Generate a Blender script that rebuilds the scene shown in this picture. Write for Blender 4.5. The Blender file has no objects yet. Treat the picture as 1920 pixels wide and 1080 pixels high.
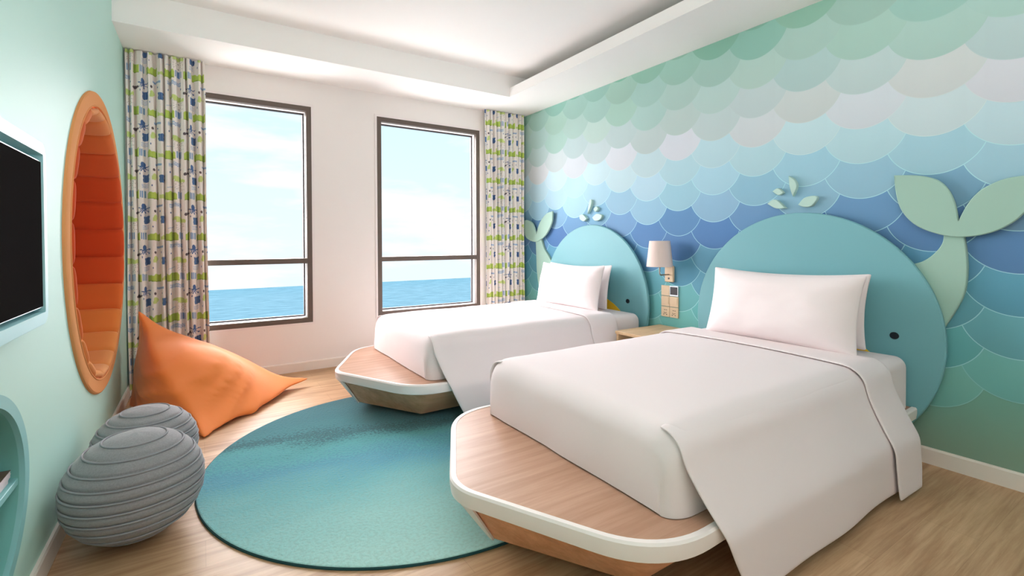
import bpy, bmesh, math, random
import numpy as np
from mathutils import Vector, Matrix, noise

random.seed(7)
rng = np.random.default_rng(11)
SC = bpy.context.scene
COL = SC.collection
PI = math.pi

# ------------------------------------------------------------------ camera
F_PX, YAW, PITCH, ROLL, CY = 898.73, 0.5741, -0.0148, -0.0032, 466.99
cam_data = bpy.data.cameras.new('camera')
cam = bpy.data.objects.new('camera', cam_data)
COL.objects.link(cam)
_c, _s = math.cos(YAW), math.sin(YAW)
_r = Vector((_c, -_s, 0)); _f = Vector((_s, _c, 0)); _u = Vector((0, 0, 1))
_f2 = _f * math.cos(PITCH) + _u * math.sin(PITCH)
_u2 = _u * math.cos(PITCH) - _f * math.sin(PITCH)
_r3 = _r * math.cos(ROLL) + _u2 * math.sin(ROLL)
_u3 = _u2 * math.cos(ROLL) - _r * math.sin(ROLL)
m = Matrix((( _r3.x, _u3.x, -_f2.x, 0), (_r3.y, _u3.y, -_f2.y, 0), (_r3.z, _u3.z, -_f2.z, 1.2), (0, 0, 0, 1)))
cam.matrix_world = m
cam_data.sensor_fit = 'HORIZONTAL'; cam_data.sensor_width = 36.0
cam_data.lens = F_PX / 1920 * 36.0
cam_data.shift_x = 0.0
cam_data.shift_y = (CY - 540) / 1920
cam_data.clip_start = 0.02; cam_data.clip_end = 2000
SC.camera = cam

# ------------------------------------------------------------------ view
SC.view_settings.view_transform = 'Standard'
SC.view_settings.look = 'None'
SC.view_settings.gamma = 1.0
SC.view_settings.use_curve_mapping = False
SC.view_settings.exposure = 0.09
SC.cycles.max_bounces = 10
SC.cycles.diffuse_bounces = 6
SC.cycles.sample_clamp_indirect = 6.0

# ------------------------------------------------------------------ room numbers (metres)
XL, XR, YW, ZC = -0.497, 3.281, 4.823, 2.7075
YB = -1.9                        # wall behind the camera
ZT = 2.93                        # raised ceiling inside the bulkheads
W1 = (-0.31, 0.873); W2 = (1.495, 2.678); WZ = (0.451, 2.473); WM = 1.029


def srgb(r, g, b):
    def c(v):
        v = v / 255.0
        return v / 12.92 if v <= 0.04045 else ((v + 0.055) / 1.055) ** 2.4
    return (c(r), c(g), c(b), 1.0)


# ------------------------------------------------------------------ world: pale sky with clouds
world = bpy.data.worlds.new('sky'); SC.world = world; world.use_nodes = True
wn = world.node_tree.nodes; wl = world.node_tree.links; wn.clear()
w_out = wn.new('ShaderNodeOutputWorld'); w_bg = wn.new('ShaderNodeBackground')
w_tc = wn.new('ShaderNodeTexCoord'); w_sep = wn.new('ShaderNodeSeparateXYZ')
w_ramp = wn.new('ShaderNodeValToRGB')
w_ramp.color_ramp.elements[0].position = 0.0; w_ramp.color_ramp.elements[0].color = srgb(226, 244, 252)
w_ramp.color_ramp.elements[1].position = 1.0; w_ramp.color_ramp.elements[1].color = srgb(150, 212, 240)
e_ = w_ramp.color_ramp.elements.new(0.35); e_.color = srgb(204, 238, 250)
w_map = wn.new('ShaderNodeMapping'); w_map.inputs['Scale'].default_value = (1.6, 1.6, 6.5)
w_map.inputs['Rotation'].default_value = (0.0, 0.32, 0.0)
w_noise = wn.new('ShaderNodeTexNoise'); w_noise.inputs['Scale'].default_value = 1.5
w_noise.inputs['Detail'].default_value = 7.0; w_noise.inputs['Roughness'].default_value = 0.55
w_cr = wn.new('ShaderNodeValToRGB')
w_cr.color_ramp.elements[0].position = 0.46; w_cr.color_ramp.elements[0].color = (0, 0, 0, 1)
w_cr.color_ramp.elements[1].position = 0.62; w_cr.color_ramp.elements[1].color = (1, 1, 1, 1)
w_mix = wn.new('ShaderNodeMixRGB'); w_mix.inputs['Color2'].default_value = (0.99, 0.995, 1.0, 1)
wl.new(w_tc.outputs['Generated'], w_sep.inputs[0]); wl.new(w_sep.outputs['Z'], w_ramp.inputs['Fac'])
wl.new(w_tc.outputs['Generated'], w_map.inputs['Vector']); wl.new(w_map.outputs[0], w_noise.inputs['Vector'])
wl.new(w_noise.outputs['Fac'], w_cr.inputs['Fac']); wl.new(w_cr.outputs['Color'], w_mix.inputs['Fac'])
wl.new(w_ramp.outputs['Color'], w_mix.inputs['Color1']); wl.new(w_mix.outputs['Color'], w_bg.inputs['Color'])
w_bg.inputs['Strength'].default_value = 1.12
wl.new(w_bg.outputs[0], w_out.inputs[0])

# ------------------------------------------------------------------ daylight and added fill lights
sun_d = bpy.data.lights.new('daylight_sun', 'SUN'); sun_d.energy = 34.0; sun_d.angle = math.radians(115)
sun_d.color = (1.0, 0.94, 0.96)
sun = bpy.data.objects.new('daylight_sun', sun_d); COL.objects.link(sun)
sun.rotation_euler = Vector((0.62, -1.0, -0.40)).to_track_quat('-Z', 'Y').to_euler()
# added sun lamp shining up through the windows to brighten ceiling and soffit
upfill_d = bpy.data.lights.new('upward_fill_sun', 'SUN'); upfill_d.energy = 6.5; upfill_d.angle = math.radians(75)
upfill_d.color = (1.0, 0.95, 0.93)
upfill = bpy.data.objects.new('upward_fill_sun', upfill_d); COL.objects.link(upfill)
upfill.rotation_euler = Vector((0.25, -1.0, 0.95)).to_track_quat('-Z', 'Y').to_euler()


def area(name, loc, direction, sx, sy, power, color=(1, 1, 1)):
    d = bpy.data.lights.new(name, 'AREA'); d.shape = 'RECTANGLE'; d.size = sx; d.size_y = sy
    d.energy = power; d.color = color
    o = bpy.data.objects.new(name, d); COL.objects.link(o); o.location = loc
    o.rotation_euler = Vector(direction).to_track_quat('-Z', 'Y').to_euler()
    return o


area('overhead_fill_behind_camera', (0.3, -0.75, 2.86), (0.0, 0.45, -1), 1.6, 1.4, 3, (1.0, 0.93, 0.93))  # weak added fill from above, out of view; no fitting there
area('forward_fill_behind_camera', (0.6, -0.35, 2.2), (0.10, 0.75, 0.62), 1.4, 0.8, 22, (1.0, 0.925, 0.955))  # added fill aimed forward at the window wall and far mural
area('upward_fill_behind_camera', (0.25, -0.35, 0.95), (0.0, 0.0, 1), 1.1, 0.9, 32, (1.0, 0.92, 0.95))  # unseen fill pointing straight up, added to brighten the ceiling


# ------------------------------------------------------------------ materials
def mat(name, color, rough=0.6, metal=0.0, spec=0.4, sheen=0.0, bump=None, var=None):
    """bump=(scale, strength, distance); var=(scale, amount): soft tone variation of the paint itself"""
    m = bpy.data.materials.new(name); m.use_nodes = True
    nt = m.node_tree; b = nt.nodes['Principled BSDF']
    b.inputs['Base Color'].default_value = color
    b.inputs['Roughness'].default_value = rough
    b.inputs['Metallic'].default_value = metal
    b.inputs['Specular IOR Level'].default_value = spec
    if sheen: b.inputs['Sheen Weight'].default_value = sheen
    tc = nt.nodes.new('ShaderNodeTexCoord')
    if bump:
        n = nt.nodes.new('ShaderNodeTexNoise'); n.inputs['Scale'].default_value = bump[0]; n.inputs['Detail'].default_value = 3
        bp = nt.nodes.new('ShaderNodeBump'); bp.inputs['Strength'].default_value = bump[1]; bp.inputs['Distance'].default_value = bump[2]
        nt.links.new(tc.outputs['Object'], n.inputs['Vector']); nt.links.new(n.outputs['Fac'], bp.inputs['Height'])
        nt.links.new(bp.outputs[0], b.inputs['Normal'])
    if var:
        n = nt.nodes.new('ShaderNodeTexNoise'); n.inputs['Scale'].default_value = var[0]; n.inputs['Detail'].default_value = 4
        mx = nt.nodes.new('ShaderNodeMixRGB'); mx.blend_type = 'MULTIPLY'; mx.inputs['Color1'].default_value = color
        rp = nt.nodes.new('ShaderNodeValToRGB'); a = var[1]
        rp.color_ramp.elements[0].position = 0.3; rp.color_ramp.elements[0].color = (1 - a, 1 - a, 1 - a, 1)
        rp.color_ramp.elements[1].position = 0.7; rp.color_ramp.elements[1].color = (1, 1, 1, 1)
        mx.inputs['Fac'].default_value = 1
        nt.links.new(tc.outputs['Object'], n.inputs['Vector']); nt.links.new(n.outputs['Fac'], rp.inputs['Fac'])
        nt.links.new(rp.outputs['Color'], mx.inputs['Color2']); nt.links.new(mx.outputs[0], b.inputs['Base Color'])
    return m


def wood(name, c1, c2, scale=(0.9, 14, 14), rough=0.45, planks=None, c3=None):
    m = bpy.data.materials.new(name); m.use_nodes = True
    nt = m.node_tree; N = nt.nodes; L = nt.links; b = N['Principled BSDF']
    b.inputs['Roughness'].default_value = rough; b.inputs['Specular IOR Level'].default_value = 0.35
    tc = N.new('ShaderNodeTexCoord'); mp = N.new('ShaderNodeMapping'); mp.inputs['Scale'].default_value = scale
    L.new(tc.outputs['Object'], mp.inputs['Vector'])
    warp = N.new('ShaderNodeTexNoise'); warp.inputs['Scale'].default_value = 0.8; warp.inputs['Detail'].default_value = 2
    L.new(mp.outputs[0], warp.inputs['Vector'])
    add = N.new('ShaderNodeMixRGB'); add.blend_type = 'ADD'; add.inputs['Fac'].default_value = 0.7
    L.new(mp.outputs[0], add.inputs['Color1']); L.new(warp.outputs['Color'], add.inputs['Color2'])
    n = N.new('ShaderNodeTexNoise'); n.inputs['Scale'].default_value = 1.6; n.inputs['Detail'].default_value = 10; n.inputs['Roughness'].default_value = 0.68
    L.new(add.outputs[0], n.inputs['Vector'])
    r = N.new('ShaderNodeValToRGB'); r.color_ramp.elements[0].position = 0.36; r.color_ramp.elements[0].color = c2
    r.color_ramp.elements[1].position = 0.64; r.color_ramp.elements[1].color = c1
    L.new(n.outputs['Fac'], r.inputs['Fac'])
    out = r.outputs['Color']
    if planks:
        br = N.new('ShaderNodeTexBrick'); br.inputs['Scale'].default_value = 1.0
        br.inputs['Brick Width'].default_value = planks[0]; br.inputs['Row Height'].default_value = planks[1]
        br.inputs['Mortar Size'].default_value = 0.0012; br.inputs['Mortar Smooth'].default_value = 0.3
        br.inputs['Color1'].default_value = (1, 1, 1, 1); br.inputs['Color2'].default_value = (0.84, 0.82, 0.80, 1)
        br.inputs['Mortar'].default_value = (0.55, 0.5, 0.45, 1); br.offset = 0.37
        L.new(tc.outputs['Object'], br.inputs['Vector'])
        mx = N.new('ShaderNodeMixRGB'); mx.blend_type = 'MULTIPLY'; mx.inputs['Fac'].default_value = 0.5
        L.new(out, mx.inputs['Color1']); L.new(br.outputs['Color'], mx.inputs['Color2'])
        out = mx.outputs[0]
        big = N.new('ShaderNodeTexNoise'); big.inputs['Scale'].default_value = 3.2; big.inputs['Detail'].default_value = 3
        mp2 = N.new('ShaderNodeMapping'); mp2.inputs['Scale'].default_value = (0.5, 2.6, 1); L.new(tc.outputs['Object'], mp2.inputs['Vector'])
        L.new(mp2.outputs[0], big.inputs['Vector'])
        rb = N.new('ShaderNodeValToRGB'); rb.color_ramp.elements[0].position = 0.35; rb.color_ramp.elements[0].color = (0.80, 0.76, 0.71, 1)
        rb.color_ramp.elements[1].position = 0.6; rb.color_ramp.elements[1].color = (1, 1, 1, 1)
        L.new(big.outputs['Fac'], rb.inputs['Fac'])
        mx2 = N.new('ShaderNodeMixRGB'); mx2.blend_type = 'MULTIPLY'; mx2.inputs['Fac'].default_value = 0.8
        L.new(out, mx2.inputs['Color1']); L.new(rb.outputs['Color'], mx2.inputs['Color2']); out = mx2.outputs[0]
    L.new(out, b.inputs['Base Color'])
    return m


def vcol(name, rough=0.7, spec=0.3, sheen=0.0, bump=None):
    m = mat(name, (1, 1, 1, 1), rough, 0, spec, sheen, bump)
    nt = m.node_tree; a = nt.nodes.new('ShaderNodeVertexColor'); a.layer_name = 'Col'
    nt.links.new(a.outputs['Color'], nt.nodes['Principled BSDF'].inputs['Base Color'])
    return m


M = {}
M['white'] = mat('white_paint', srgb(238, 232, 228), 0.75, bump=(60, 0.05, 0.001))
M['ceiling'] = mat('ceiling_paint', srgb(247, 245, 242), 0.85)
M['mint'] = mat('mint_wall_paint', srgb(188, 228, 217), 0.55, bump=(90, 0.04, 0.001))
M['niche'] = mat('niche_paint', srgb(118, 186, 180), 0.55)
M['niche_trim'] = mat('niche_trim_paint', srgb(136, 196, 196), 0.5)
M['skirt'] = mat('skirting_paint', srgb(234, 226, 217), 0.5)
M['frame'] = mat('window_frame_metal', srgb(98, 86, 78), 0.45, 0.2)
M['jamb'] = mat('window_jamb_white', srgb(236, 228, 226), 0.6)
M['sash'] = mat('window_sash_dark', srgb(52, 50, 52), 0.5)
M['floor'] = wood('oak_floor', srgb(214, 178, 140), srgb(176, 138, 102), (1.0, 17, 17), 0.42, planks=(1.3, 0.19))
M['bedwood'] = wood('bed_oak_veneer', srgb(200, 160, 136), srgb(178, 137, 112), (0.7, 13, 13), 0.4)
M['hull'] = wood('bed_hull_veneer', srgb(232, 178, 140), srgb(208, 150, 112), (0.7, 13, 13), 0.45)
M['ns_wood'] = wood('nightstand_oak', srgb(224, 190, 150), srgb(204, 166, 124), (1.5, 14, 14), 0.4)
M['rim'] = mat('bed_rim_white', srgb(243, 235, 231), 0.35)
M['linen'] = mat('white_linen', srgb(234, 223, 223), 0.9, spec=0.15, bump=(420, 0.05, 0.0006))
M['whale'] = mat('whale_teal_paint', srgb(116, 172, 180), 0.5)
M['tail'] = mat('whale_tail_mint', srgb(154, 188, 174), 0.5)
M['drop'] = mat('water_drop_mint', srgb(176, 206, 196), 0.5)
M['eye'] = mat('whale_eye_black', srgb(28, 36, 44), 0.35)
M['yellow'] = mat('whale_mouth_yellow', srgb(238, 190, 40), 0.45)
M['orange'] = mat('orange_beanbag_fabric', srgb(237, 134, 62), 0.8, sheen=0.2, bump=(300, 0.08, 0.0008))
M['tan'] = mat('tan_panel_fabric', srgb(224, 154, 98), 0.85, spec=0.1)
M['grey'] = mat('grey_pouf_fabric', srgb(154, 153, 155), 0.9, sheen=0.15, bump=(260, 0.25, 0.0012), var=(180, 0.2))
M['piping'] = mat('grey_piping', srgb(150, 150, 154), 0.85)
M['steel'] = mat('brushed_nickel', srgb(170, 158, 146), 0.3, 0.9)
M['plate'] = mat('beige_switch_plate', srgb(214, 190, 158), 0.4)
M['black'] = mat('glossy_black_plastic', srgb(26, 24, 28), 0.2)
M['screen'] = mat('tv_screen_glass', srgb(34, 32, 32), 0.8, spec=0.0)
M['bezel'] = mat('tv_silver_edge', srgb(190, 196, 200), 0.3, 0.7)
M['tvframe'] = mat('tv_surround_pale_blue', srgb(160, 214, 218), 0.45)
M['shade'] = mat('lamp_shade_fabric', srgb(226, 206, 198), 0.85)
M['mag_cover'] = mat('magazine_cover_brown', srgb(120, 84, 66), 0.3, var=(14, 0.6))
M['paper'] = mat('magazine_pages', srgb(226, 216, 220), 0.7)


# ------------------------------------------------------------------ mesh helpers
def tag(o, label=None, cat=None, group=None, kind=None):
    if label: o['label'] = label
    if cat: o['category'] = cat
    if group: o['group'] = group
    if kind: o['kind'] = kind
    return o


def thing(name, loc, label, cat, group=None):
    o = bpy.data.objects.new(name, None); COL.objects.link(o); o.location = loc
    o.empty_display_size = 0.1
    return tag(o, label, cat, group)


def root_loc(parent):
    v = Vector((0, 0, 0)); p = parent
    while p is not None:
        v += Vector(p.location); p = p.parent
    return v


def obj(name, bm, material, parent=None, at=None, smooth=False, bevel=0.0, subsurf=0):
    """bm holds world coordinates; the object's origin goes to `at` (default: the parent's origin)"""
    base = root_loc(parent)
    org = Vector(at) if at is not None else base.copy()
    bmesh.ops.translate(bm, verts=bm.verts, vec=-org)
    bmesh.ops.recalc_face_normals(bm, faces=bm.faces)
    me = bpy.data.meshes.new(name); bm.to_mesh(me); bm.free()
    me.materials.append(material)
    if smooth:
        for p in me.polygons: p.use_smooth = True
        if smooth == 'auto': me.set_sharp_from_angle(angle=math.radians(30))
    o = bpy.data.objects.new(name, me); COL.objects.link(o)
    if parent is not None: o.parent = parent
    o.location = org - base
    if bevel:
        md = o.modifiers.new('bevel', 'BEVEL'); md.width = bevel; md.segments = 3; md.limit_method = 'ANGLE'; md.angle_limit = math.radians(40)
        for p in me.polygons: p.use_smooth = True
        md.harden_normals = True
    if subsurf:
        md = o.modifiers.new('sub', 'SUBSURF'); md.levels = subsurf; md.render_levels = subsurf
    return o


def B(): return bmesh.new()


def box(bm, x0, x1, y0, y1, z0, z1):
    v = [bm.verts.new(p) for p in ((x0, y0, z0), (x1, y0, z0), (x1, y1, z0), (x0, y1, z0), (x0, y0, z1), (x1, y0, z1), (x1, y1, z1), (x0, y1, z1))]
    for f in ((0, 3, 2, 1), (4, 5, 6, 7), (0, 1, 5, 4), (1, 2, 6, 5), (2, 3, 7, 6), (3, 0, 4, 7)):
        bm.faces.new([v[i] for i in f])
    return bm


def bx(*a): return box(B(), *a)


def grid(bm, P, closed_u=False, closed_v=False):
    """P: array [nu][nv] of points"""
    nu, nv = len(P), len(P[0])
    V = [[bm.verts.new(P[i][j]) for j in range(nv)] for i in range(nu)]
    for i in range(nu if closed_u else nu - 1):
        for j in range(nv if closed_v else nv - 1):
            a, b = V[i][j], V[(i + 1) % nu][j]; c, d = V[(i + 1) % nu][(j + 1) % nv], V[i][(j + 1) % nv]
            bm.faces.new((a, b, c, d))
    return V


def tube(bm, pts, rad, n=10, closed=False, cap=True):
    pts = [Vector(p) for p in pts]; rings = []; N = len(pts)
    up = None
    for i, p in enumerate(pts):
        a = pts[(i - 1) % N] if (closed or i > 0) else pts[i]
        b = pts[(i + 1) % N] if (closed or i < N - 1) else pts[i]
        t = (b - a).normalized()
        if up is None:
            up = t.orthogonal().normalized()
        up = (up - t * up.dot(t)).normalized()
        w = t.cross(up)
        r = rad[i] if isinstance(rad, (list, tuple)) else rad
        rings.append([p + (up * math.cos(2 * PI * k / n) + w * math.sin(2 * PI * k / n)) * r for k in range(n)])
    V = grid(bm, rings, closed_u=closed, closed_v=True)
    if cap and not closed:
        bm.faces.new(V[0]); bm.faces.new(V[-1])
    return bm


def lathe(bm, c, prof, n=40, cap=True):
    rings = [[(c[0] + r * math.cos(2 * PI * k / n), c[1] + r * math.sin(2 * PI * k / n), z) for k in range(n)] for r, z in prof]
    V = grid(bm, rings, closed_v=True)
    if cap:
        bm.faces.new(V[0]); bm.faces.new(V[-1])
    return bm


def smooth_outline(pts, seg=8):
    """Catmull-Rom through (a,b,corner) points, closed; corner points stay sharp"""
    out = []; n = len(pts)
    P = [Vector((p[0], p[1])) for p in pts]
    for i in range(n):
        p1, p2 = P[i], P[(i + 1) % n]
        p0 = P[i - 1] if not pts[i][2] else p1 + (p1 - p2) * 0.3
        p3 = P[(i + 2) % n] if not pts[(i + 1) % n][2] else p2 + (p2 - p1) * 0.3
        for k in range(seg):
            t = k / seg
            q = 0.5 * ((2 * p1) + (p2 - p0) * t + (2 * p0 - 5 * p1 + 4 * p2 - p3) * t * t + (3 * p1 - p0 - 3 * p2 + p3) * t ** 3)
            out.append((q.x, q.y))
    return out


def wall_slab(outline, x_front, x_back, bev=0.004):
    """board cut to an outline in the YZ plane, with a softened front edge"""
    bm = B(); n = len(outline)
    cy = sum(p[0] for p in outline) / n; cz = sum(p[1] for p in outline) / n
    area2 = sum(outline[i][0] * outline[(i + 1) % n][1] - outline[(i + 1) % n][0] * outline[i][1] for i in range(n))
    sgn = 1 if area2 > 0 else -1
    ins = []
    for i in range(n):
        a, b = Vector(outline[i - 1]), Vector(outline[(i + 1) % n]); t = (b - a)
        nrm = Vector((-t.y, t.x)).normalized() * sgn if t.length > 1e-9 else Vector((0, 0))
        ins.append((outline[i][0] + nrm.x * bev, outline[i][1] + nrm.y * bev))
    front = [bm.verts.new((x_front, p[0], p[1])) for p in ins]
    mid = [bm.verts.new((x_front + bev, p[0], p[1])) for p in outline]
    back = [bm.verts.new((x_back, p[0], p[1])) for p in outline]
    for i in range(n):
        j = (i + 1) % n
        bm.faces.new((front[i], front[j], mid[j], mid[i])); bm.faces.new((mid[i], mid[j], back[j], back[i]))
    f = bm.faces.new(front); bm.faces.new(back)
    bmesh.ops.triangulate(bm, faces=[f])
    return bm


def struct(name, bm, m, **k):
    o = obj(name, bm, m, at=k.pop('at', (0, 0, 0)), **k); o['kind'] = 'structure'; return o


# ------------------------------------------------------------------ THE SETTING
struct('floor', bx(XL - 0.2, XR + 0.2, YB - 0.2, YW + 0.2, -0.1, 0.0), M['floor'])

# raised ceiling, window bulkhead, right bulkhead with a cove slot
struct('ceiling', bx(XL - 0.2, XR + 0.2, YB - 0.2, YW + 0.2, ZT, ZT + 0.1), M['ceiling'])
bm = bx(XL, XR, 4.215, YW, ZC, ZT)                               # bulkhead above the windows
box(bm, 2.702, XR, YB, 4.215, ZC, 2.725); box(bm, 2.702, 2.722, YB, 4.215, 2.725, 2.80)                          # right bulkhead, cove behind its lip
struct('trim_1', bm, M['ceiling'])


def wall_with_holes(a0, a1, z0, z1, y0, y1, holes):
    bm = B(); xs = sorted({a0, a1, *[h[0] for h in holes], *[h[1] for h in holes]}); zs = sorted({z0, z1, *[h[2] for h in holes], *[h[3] for h in holes]})
    for i in range(len(xs) - 1):
        for j in range(len(zs) - 1):
            cx, cz = (xs[i] + xs[i + 1]) / 2, (zs[j] + zs[j + 1]) / 2
            if any(h[0] < cx < h[1] and h[2] < cz < h[3] for h in holes): continue
            box(bm, xs[i], xs[i + 1], y0, y1, zs[j], zs[j + 1])
    bmesh.ops.remove_doubles(bm, verts=bm.verts, dist=1e-5)
    dup = {}
    for f in bm.faces:
        k = tuple(round(c, 4) for c in f.calc_center_median()); dup.setdefault(k, []).append(f)
    bmesh.ops.delete(bm, geom=[f for v in dup.values() if len(v) > 1 for f in v], context='FACES')
    return bm


struct('wall_back', wall_with_holes(XL - 0.2, XR + 0.2, 0, ZT, YW, YW + 0.2, [(*W1, *WZ), (*W2, *WZ)]), M['white'])
struct('wall_front', bx(XL - 0.2, XR + 0.2, YB - 0.2, YB, 0, ZT), M['white'])

# left wall with the oval book niche and the big round nook
NC = (1.80, 0.46); NA, NB = 0.42, 0.33
PC = (3.645, 1.200); PA, PB = 0.909, 0.849
NN = 96


def quad(bm, pts): bm.faces.new([bm.verts.new(p) for p in pts])


def oval_hole(bm, c, a_, b_, R0):
    ell, rec = [], []
    angs = [2 * PI * k / NN for k in range(NN)]
    for (yy, zz) in ((R0[1], R0[3]), (R0[0], R0[3]), (R0[0], R0[2]), (R0[1], R0[2])):
        angs.append(math.atan2(zz - c[1], yy - c[0]) % (2 * PI))
    angs = sorted(set(angs))
    for t in angs:
        dx, dz = math.cos(t), math.sin(t)
        rr = 1 / math.sqrt((dx / a_) ** 2 + (dz / b_) ** 2)
        ell.append(bm.verts.new((XL, c[0] + dx * rr, c[1] + dz * rr)))
        sy = ((R0[1] - c[0]) / dx if dx > 1e-9 else (R0[0] - c[0]) / dx if dx < -1e-9 else 1e9)
        sz = ((R0[3] - c[1]) / dz if dz > 1e-9 else (R0[2] - c[1]) / dz if dz < -1e-9 else 1e9)
        q = min(sy, sz); rec.append(bm.verts.new((XL, c[0] + dx * q, c[1] + dz * q)))
    n = len(angs)
    for k in range(n):
        j = (k + 1) % n; bm.faces.new((ell[k], ell[j], rec[j], rec[k]))


bm = B()
oval_hole(bm, NC, NA * 0.99, NB * 0.99, (1.25, 2.35, 0.0, 1.0))
oval_hole(bm, PC, PA * 0.985, PB * 0.985, (2.60, YW + 0.1, 0.0, ZT))
for (ya, yb, za, zb) in ((YB - 0.1, 1.25, 0, ZT), (2.35, 2.60, 0, ZT), (1.25, 2.35, 1.0, ZT)):
    quad(bm, ((XL, ya, za), (XL, yb, za), (XL, yb, zb), (XL, ya, zb)))
struct('wall_left', bm, M['mint'])
# niche: side, back, its shelf
bm = B(); rings = []
for (x, k) in ((XL, 1.0), (XL + 0.004, 0.995), (XL + 0.004, 0.885), (XL - 0.01, 0.88), (XL - 0.30, 0.88)):
    rings.append([(x, NC[0] + NA * k * math.cos(2 * PI * i / NN), NC[1] + NB * k * math.sin(2 * PI * i / NN)) for i in range(NN)])
bm2 = B(); grid(bm2, rings[:4], closed_v=True)
struct('trim_2', bm2, M['niche_trim'], smooth='auto')
V = grid(bm, rings[3:], closed_v=True); bm.faces.new(V[-1])
struct('trim_3', bm, M['niche'], smooth='auto')


# baseboards
def skirting(name, pts_fn, m=M['skirt']):
    bm = B(); prof = [(0, 0), (0.014, 0), (0.014, 0.078), (0.010, 0.087), (0, 0.087)]
    grid(bm, [[pts_fn(t, o, z) for (o, z) in prof] for t in (0, 1)], closed_v=True)
    for t in (0, 1): bm.faces.new([bm.verts.new(pts_fn(t, o, z)) for (o, z) in prof])
    return struct(name, bm, m)


skirting('baseboard_left', lambda t, o, z: (XL + o, YB + t * (YW - YB), z))
skirting('baseboard_right', lambda t, o, z: (XR - o, YB + t * (YW - YB), z))
skirting('baseboard_back', lambda t, o, z: (XL + t * (XR - XL), YW - o, z))


# windows
def ring(bm, x0, x1, z0, z1, w, y0, y1):
    box(bm, x0, x1, y0, y1, z0, z0 + w); box(bm, x0, x1, y0, y1, z1 - w, z1)
    box(bm, x0, x0 + w, y0, y1, z0 + w, z1 - w); box(bm, x1 - w, x1, y0, y1, z0 + w, z1 - w)
    return bm


def window(name, x0, x1):
    z0, z1 = WZ
    w = obj(name, ring(B(), x0, x1, z0, z1, 0.045, YW - 0.004, YW + 0.035), M['frame'], at=(x0, YW, z0)); w['kind'] = 'structure'
    obj('casing_bead', ring(B(), x0 - 0.022, x1 + 0.022, z0 - 0.022, z1 + 0.022, 0.0215, YW - 0.008, YW - 0.0005), M['jamb'], w)
    obj('reveal', ring(B(), x0 + 0.001, x1 - 0.001, z0 + 0.001, z1 - 0.001, 0.048, YW + 0.035, YW + 0.085), M['jamb'], w)
    obj('sash', ring(B(), x0 + 0.01, x1 - 0.01, z0 + 0.01, z1 - 0.01, 0.052, YW + 0.085, YW + 0.11), M['sash'], w)
    obj('crossbar', bx(x0 + 0.045, x1 - 0.045, YW + 0.0, YW + 0.10, WM - 0.024, WM + 0.024), M['frame'], w, bevel=0.003)
    g = bpy.data.materials.get('window_glass')
    if g is None:
        g = bpy.data.materials.new('window_glass'); g.use_nodes = True; nt = g.node_tree; nt.nodes.clear()
        o = nt.nodes.new('ShaderNodeOutputMaterial'); t = nt.nodes.new('ShaderNodeBsdfTransparent'); gl = nt.nodes.new('ShaderNodeBsdfGlossy')
        gl.inputs['Roughness'].default_value = 0.02; fr = nt.nodes.new('ShaderNodeFresnel'); fr.inputs['IOR'].default_value = 1.08
        t.inputs['Color'].default_value = (0.985, 0.995, 1, 1)
        mx = nt.nodes.new('ShaderNodeMixShader'); nt.links.new(fr.outputs[0], mx.inputs[0]); nt.links.new(t.outputs[0], mx.inputs[1]); nt.links.new(gl.outputs[0], mx.inputs[2])
        nt.links.new(mx.outputs[0], o.inputs[0])
    bm = B(); quad(bm, ((x0 + 0.05, YW + 0.1, z0 + 0.05), (x1 - 0.05, YW + 0.1, z0 + 0.05), (x1 - 0.05, YW + 0.1, z1 - 0.05), (x0 + 0.05, YW + 0.1, z1 - 0.05)))
    obj('pane', bm, g, w)


window('window_1', *W1); window('window_2', *W2)

# ------------------------------------------------------------------ the scale mural on the right wall
CW, RH, RAD = 0.3252, 0.2063, 0.221


def lerp(a, b, t): return tuple(a[i] + (b[i] - a[i]) * t for i in range(3))


MUR = [(0.30, (118, 176, 166)), (0.42, (118, 180, 174)), (0.62, (102, 172, 172)), (0.82, (94, 154, 172)), (1.00, (84, 138, 168)), (1.14, (80, 120, 164)), (1.30, (104, 146, 180)),
       (1.46, (134, 176, 198)), (1.62, (156, 194, 208)), (1.78, (180, 208, 216)), (1.92, (200, 206, 212)), (2.06, (182, 200, 201)), (2.24, (179, 206, 202)), (2.45, (173, 206, 198)), (2.7, (152, 198, 182))]


def mural_col(z, jit=0.0):
    z = max(MUR[0][0], min(MUR[-1][0], z))
    for i in range(len(MUR) - 1):
        if MUR[i][0] <= z <= MUR[i + 1][0]:
            c = lerp(MUR[i][1], MUR[i + 1][1], (z - MUR[i][0]) / (MUR[i + 1][0] - MUR[i][0])); break
    return c


bm = B(); cl = bm.loops.layers.float_color.new('Col')


def face(pts, cf):
    f = bm.faces.new([bm.verts.new((XR, p[0], p[1])) for p in pts])
    for lp in f.loops:
        c = cf(lp.vert.co); lp[cl] = srgb(*c)


def mural_bg(co):
    z = co.z
    if z < 0.7:
        t = max(0, z) / 0.7; return lerp((138, 160, 140), (104, 176, 166), t)
    return mural_col(z)


# background sheet sits behind the scales
for j in range(28):
    za, zb = j * ZT / 28, (j + 1) * ZT / 28
    face([(YB - 0.1, za), (YW + 0.1, za), (YW + 0.1, zb), (YB - 0.1, zb)], mural_bg)
for v in bm.verts: v.co.x = XR + 0.002
LINEW = 0.0042
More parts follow.
